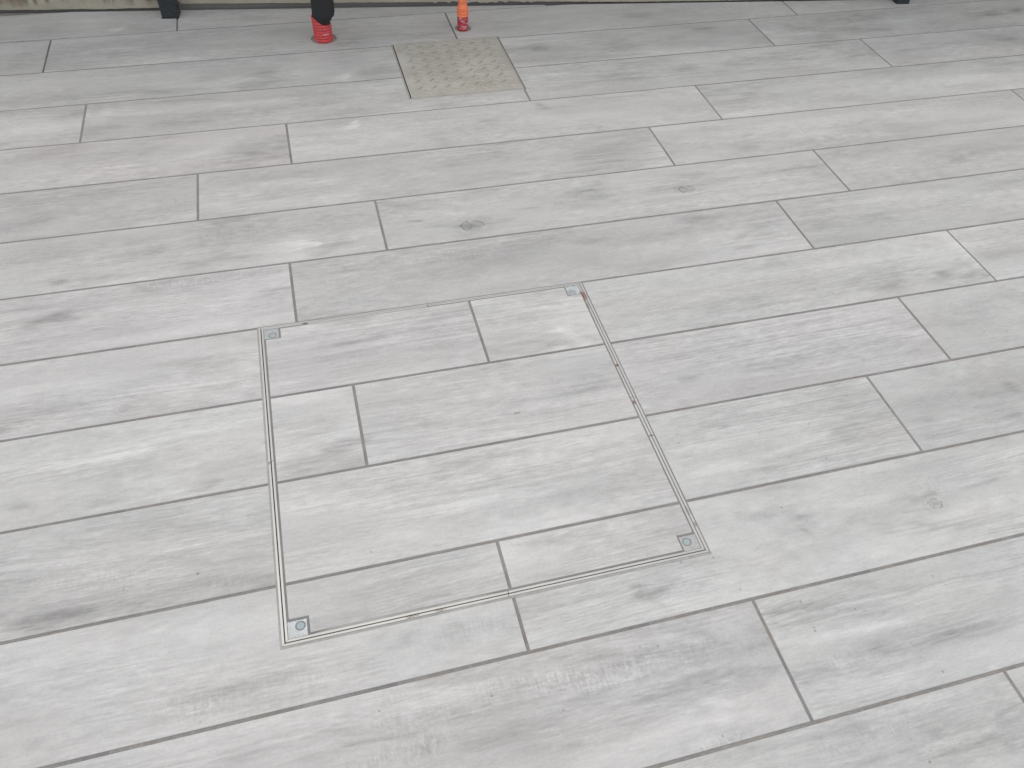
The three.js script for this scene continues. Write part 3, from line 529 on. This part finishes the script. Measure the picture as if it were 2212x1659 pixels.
// ---------------------------------------------------------------- two dark posts
function post(x, z, label, w, d, s) {
  const t = thing('steel_post', label, 'post');
  t.position.set(x, 0, z); t.rotation.y = -Math.atan(wallTurn);
  const map = paint(128, 512, (u, v) => {
    const y = v * 0.3, n = fbm(u * 9, y * 120, s), sc = smooth(0.74, 0.84, fbm(u * 14 + y * 20, y * 160, s + 4)) * smooth(0.2, 0.7, vnoise(u * 3, y * 30, s + 9));
    const c = 50 + 18 * (n - 0.5); return [c - 6 + 90 * sc, c + 1 + 92 * sc, c + 6 + 94 * sc];
  });
  const sh = new THREE.Shape(), r = 0.004, a = w / 2, b = d / 2;
  sh.moveTo(-a + r, -b); sh.lineTo(a - r, -b); sh.absarc(a - r, -b + r, r, -Math.PI / 2, 0); sh.lineTo(a, b - r); sh.absarc(a - r, b - r, r, 0, Math.PI / 2); sh.lineTo(-a + r, b); sh.absarc(-a + r, b - r, r, Math.PI / 2, Math.PI); sh.lineTo(-a, -b + r); sh.absarc(-a + r, -b + r, r, Math.PI, Math.PI * 1.5);
  const g = new THREE.ExtrudeGeometry(sh, { depth: 1.2, bevelEnabled: false, curveSegments: 4 }); g.rotateX(-Math.PI / 2);
  const p = g.attributes.position, uv = g.attributes.uv;
  for (let i = 0; i < p.count; i++) uv.setXY(i, (p.getX(i) + p.getZ(i)) / 0.11 + 0.5, p.getY(i) / 0.3);
  mesh('shaft', g, new THREE.MeshStandardMaterial({ map, roughness: 0.4 }), t);
  mesh('foot_pad', slab(box2(-a - 0.001, -b - 0.001, a + 0.001, b + 0.001), 0.0022, 0.002, 0.0005), new THREE.MeshStandardMaterial({ color: new THREE.Color().setRGB(0.02, 0.021, 0.022), roughness: 0.7 }), t);
  return t;
}
post(-1.807 * U + 0.003, -0.496 * U - 0.024, 'dark blue grey steel post with pale scuffs, on the left by the wall', 0.0515, 0.048, 11);
post(10.92 * U + 0.002, 0.894 * U - 0.02, 'dark grey steel post at the far right edge of the terrace', 0.05, 0.04, 12);

// ---------------------------------------------------------------- pipes coming out of the floor
function sweep(nA, nT, f) {                                          // surface of revolution with a free rule: f(angle, t) -> [x, y, z]
  const pos = [], uv = [], idx = [];
  for (let t = 0; t <= nT; t++) for (let a = 0; a <= nA; a++) { pos.push(...f(a / nA * Math.PI * 2, t / nT)); uv.push(a / nA, t / nT); }
  for (let t = 0; t < nT; t++) for (let a = 0; a < nA; a++) { const k = t * (nA + 1) + a; idx.push(k, k + nA + 1, k + 1, k + 1, k + nA + 1, k + nA + 2); }
  const g = new THREE.BufferGeometry();
  g.setAttribute('position', new THREE.Float32BufferAttribute(pos, 3)); g.setAttribute('uv', new THREE.Float32BufferAttribute(uv, 2)); g.setIndex(idx); g.computeVertexNormals(); return g;
}
const ridge = (y, pitch, depth) => -depth * Math.pow(0.5 + 0.5 * Math.cos(y / pitch * Math.PI * 2), 2.2);
function collar(parent, hole, R) {                                   // mortar ring that closes the drilled hole in the tile
  const g = sweep(48, 6, (a, t) => { const r = R - 0.004 + (hole - R + 0.0035) * t, y = -0.0008 - 0.0012 * Math.sin(Math.PI * clamp(t, 0, 1)) + 0.0012 * (vnoise(a * 4, t * 3, 4) - 0.5); return [r * Math.cos(a), y, -r * Math.sin(a)]; });
  mesh('mortar_ring', g, new THREE.MeshStandardMaterial({ color: new THREE.Color().setRGB(0.33, 0.3, 0.275), roughness: 1 }), parent);
}
{
  const t = thing('conduit', 'red corrugated conduit end around the black pipe, cut off at a slant', 'conduit');
  t.position.set(0.525 * U, 0, 0.607 * U);
  const R = 0.0292, top = (a) => 0.062 - 0.0125 * Math.cos(a) - 0.004 * Math.sin(-a) + 0.002 * Math.cos(3 * a + 1), lean = (y) => -0.02 * y;
  const map = paint(512, 256, (u, v) => {
    const n = fbm(u * 26, v * 18, 41), m = vnoise(u * 200, v * 80, 43); let c = 1 + 0.24 * (n - 0.5) + 0.1 * (m - 0.5), r = 208 * c, g = 74 * c, b = 80 * c;
    // angle 0.75 of the turn faces the viewer
    const scr = smooth(1.15, 0.6, Math.hypot((u - 0.80) / 0.085, (v - 0.585 - 0.5 * (u - 0.80)) / 0.026) + 0.8 * (vnoise(u * 90, v * 60, 47) - 0.5)), sp = smooth(1.1, 0.4, Math.hypot((u - 0.585) / 0.018, (v - 0.16) / 0.06) + 0.7 * (n - 0.5));
    const f = Math.max(scr * 0.85, sp * 0.9); r += (214 - r) * f; g += (190 - g) * f; b += (176 - b) * f;
    const dust = 0.35 * smooth(0.55, 0.8, fbm(u * 18, v * 30, 49)); r += (190 - r) * dust; g += (120 - g) * dust; b += (118 - b) * dust;
    return [r, g, b];
  });
  const outer = sweep(64, 90, (a, q) => { const y = -0.012 + (top(a) + 0.012) * q, r = R + ridge(y, 0.0088, 0.0032); return [r * Math.cos(a) + lean(y), y, -r * Math.sin(a)]; });
  const inner = sweep(64, 8, (a, q) => { const y = top(a) - 0.05 * q, r = R - 0.0036; return [r * Math.cos(a) + lean(y), y, -r * Math.sin(a)]; });
  const rim = sweep(64, 2, (a, q) => { const y = top(a) + 0.0006 * Math.sin(q * Math.PI), r = R + ridge(top(a), 0.0088, 0.0032) * (1 - q) - 0.0036 * q; return [r * Math.cos(a) + lean(y), y, -r * Math.sin(a)]; });
  mesh('corrugated_pipe', mergeGeometries([outer, inner, rim]), new THREE.MeshStandardMaterial({ map, roughness: 0.42, side: THREE.DoubleSide }), t);
  collar(t, pipeHoles[0][2], R);

  const h = thing('insulated_pipe', 'black foam covered pipe rising out of the red conduit', 'pipe');
  h.position.copy(t.position);
  const key = [[-0.01, 0.0245, 0], [0.03, 0.0246, 0.0002], [0.056, 0.0249, 0.0006], [0.066, 0.0292, 0.0036], [0.078, 0.0338, 0.0078], [0.09, 0.0348, 0.009], [0.12, 0.0342, 0.0094], [0.3, 0.034, 0.011], [1.3, 0.034, 0.014]];
  const at = (y, n) => { let i = 0; while (i < key.length - 2 && y > key[i + 1][0]) i++; const s = smooth(0, 1, (y - key[i][0]) / (key[i + 1][0] - key[i][0])); return key[i][n] + (key[i + 1][n] - key[i][n]) * s; };
  const foam = sweep(40, 220, (a, q) => { const y = -0.01 + 0.3 * Math.min(q / 0.85, 1) + 0.95 * Math.max(0, q - 0.85) / 0.15, r = at(y, 1) + 0.0007 * (vnoise(a * 3, y * 60, 51) - 0.5); return [r * Math.cos(a) + at(y, 2), y, -r * Math.sin(a)]; });
  mesh('foam_sleeve', foam, new THREE.MeshStandardMaterial({ color: new THREE.Color().setRGB(0.022, 0.023, 0.025), roughness: 0.75 }), h);
  mesh('seam', sweep(8, 60, (a, q) => { const y = 0.075 + 1.1 * q * q, b = -Math.PI / 2 - 0.75; return [at(y, 1) * Math.cos(b) + at(y, 2) + 0.0011 * Math.cos(a), y, -(at(y, 1) + 0.0002) * Math.sin(b) + 0.0011 * Math.sin(a)]; }), new THREE.MeshStandardMaterial({ color: new THREE.Color().setRGB(0.035, 0.036, 0.04), roughness: 0.6 }), h);
}
{
  const t = thing('conduit', 'thin dark red corrugated conduit with white scuffs under the orange sleeve', 'conduit');
  t.position.set(2.772 * U, 0, 0.603 * U);
  const R = 0.0182;
  const map = paint(512, 256, (u, v) => {
    const n = fbm(u * 20, v * 14, 21), m = vnoise(u * 160, v * 70, 23); const c = 1 + 0.3 * (n - 0.5) + 0.12 * (m - 0.5); let r = 182 * c, g = 56 * c, b = 72 * c;
    const sc = smooth(0.56, 0.63, fbm(u * 13, v * 13, 29)) * smooth(0.46, 0.58, u) * smooth(1, 0.9, u) * smooth(0.2, 0.35, v) * 0.85, band = smooth(1.1, 0.5, Math.hypot((u - 0.73) / 0.1, (v - 0.42 + 0.15 * (u - 0.73)) / 0.035) + 0.9 * (m - 0.5)) * 0.85, f = Math.max(sc, band);
    r += (216 - r) * f; g += (176 - g) * f; b += (176 - b) * f; return [r, g, b];
  });
  mesh('corrugated_pipe', sweep(48, 70, (a, q) => { const y = -0.012 + 0.062 * q, r = R - 0.0004 + ridge(y, 0.0082, 0.003); return [r * Math.cos(a), y, -r * Math.sin(a)]; }), new THREE.MeshStandardMaterial({ map, roughness: 0.4, side: THREE.DoubleSide }), t);
  collar(t, pipeHoles[1][2], R);

  const o = thing('pipe_sleeve', 'bright orange ribbed sleeve with a narrower neck standing on the thin red conduit', 'pipe sleeve');
  o.position.copy(t.position);
  const profile = (y) => y < 0.068 ? 0.0186 + ridge(y + 0.004, 0.009, 0.0018) : y < 0.082 ? 0.0186 + (0.0133 - 0.0186) * smooth(0.067, 0.082, y) : 0.0133 + 0.0004 * Math.sin(y * 500);
  const omap = paint(256, 128, (u, v) => { const n = fbm(u * 16, v * 20, 33), c = 1 + 0.2 * (n - 0.5), w = 0.4 * smooth(0.6, 0.75, fbm(u * 24, v * 50, 35)); return [250 * c, (132 + 60 * w) * c, (92 + 60 * w) * c]; });
  const edge = (a) => 0.0445 + 0.0022 * Math.sin(a + 0.4) + 0.0008 * Math.sin(5 * a);
  mesh('ribbed_body', sweep(48, 60, (a, q) => { const e = edge(a), y = e + (0.083 - e) * q, r = profile(y) - (q === 0 ? 0.0012 : 0); return [r * Math.cos(a), y, -r * Math.sin(a)]; }), new THREE.MeshStandardMaterial({ map: omap, roughness: 0.5, side: THREE.DoubleSide }), o);
  mesh('neck', sweep(40, 50, (a, q) => { const y = 0.0825 + 0.12 * q, r = profile(y); return [r * Math.cos(a), y, -r * Math.sin(a)]; }), new THREE.MeshStandardMaterial({ map: omap, roughness: 0.5, side: THREE.DoubleSide }), o);
  mesh('neck_cap', new THREE.LatheGeometry([[0, 0.2082], [0.009, 0.2072], [0.0125, 0.2047], [0.0133, 0.2025]].map((p) => new THREE.Vector2(...p)), 32), new THREE.MeshStandardMaterial({ map: omap, roughness: 0.5 }), o);
}

renderer.render(scene, camera);
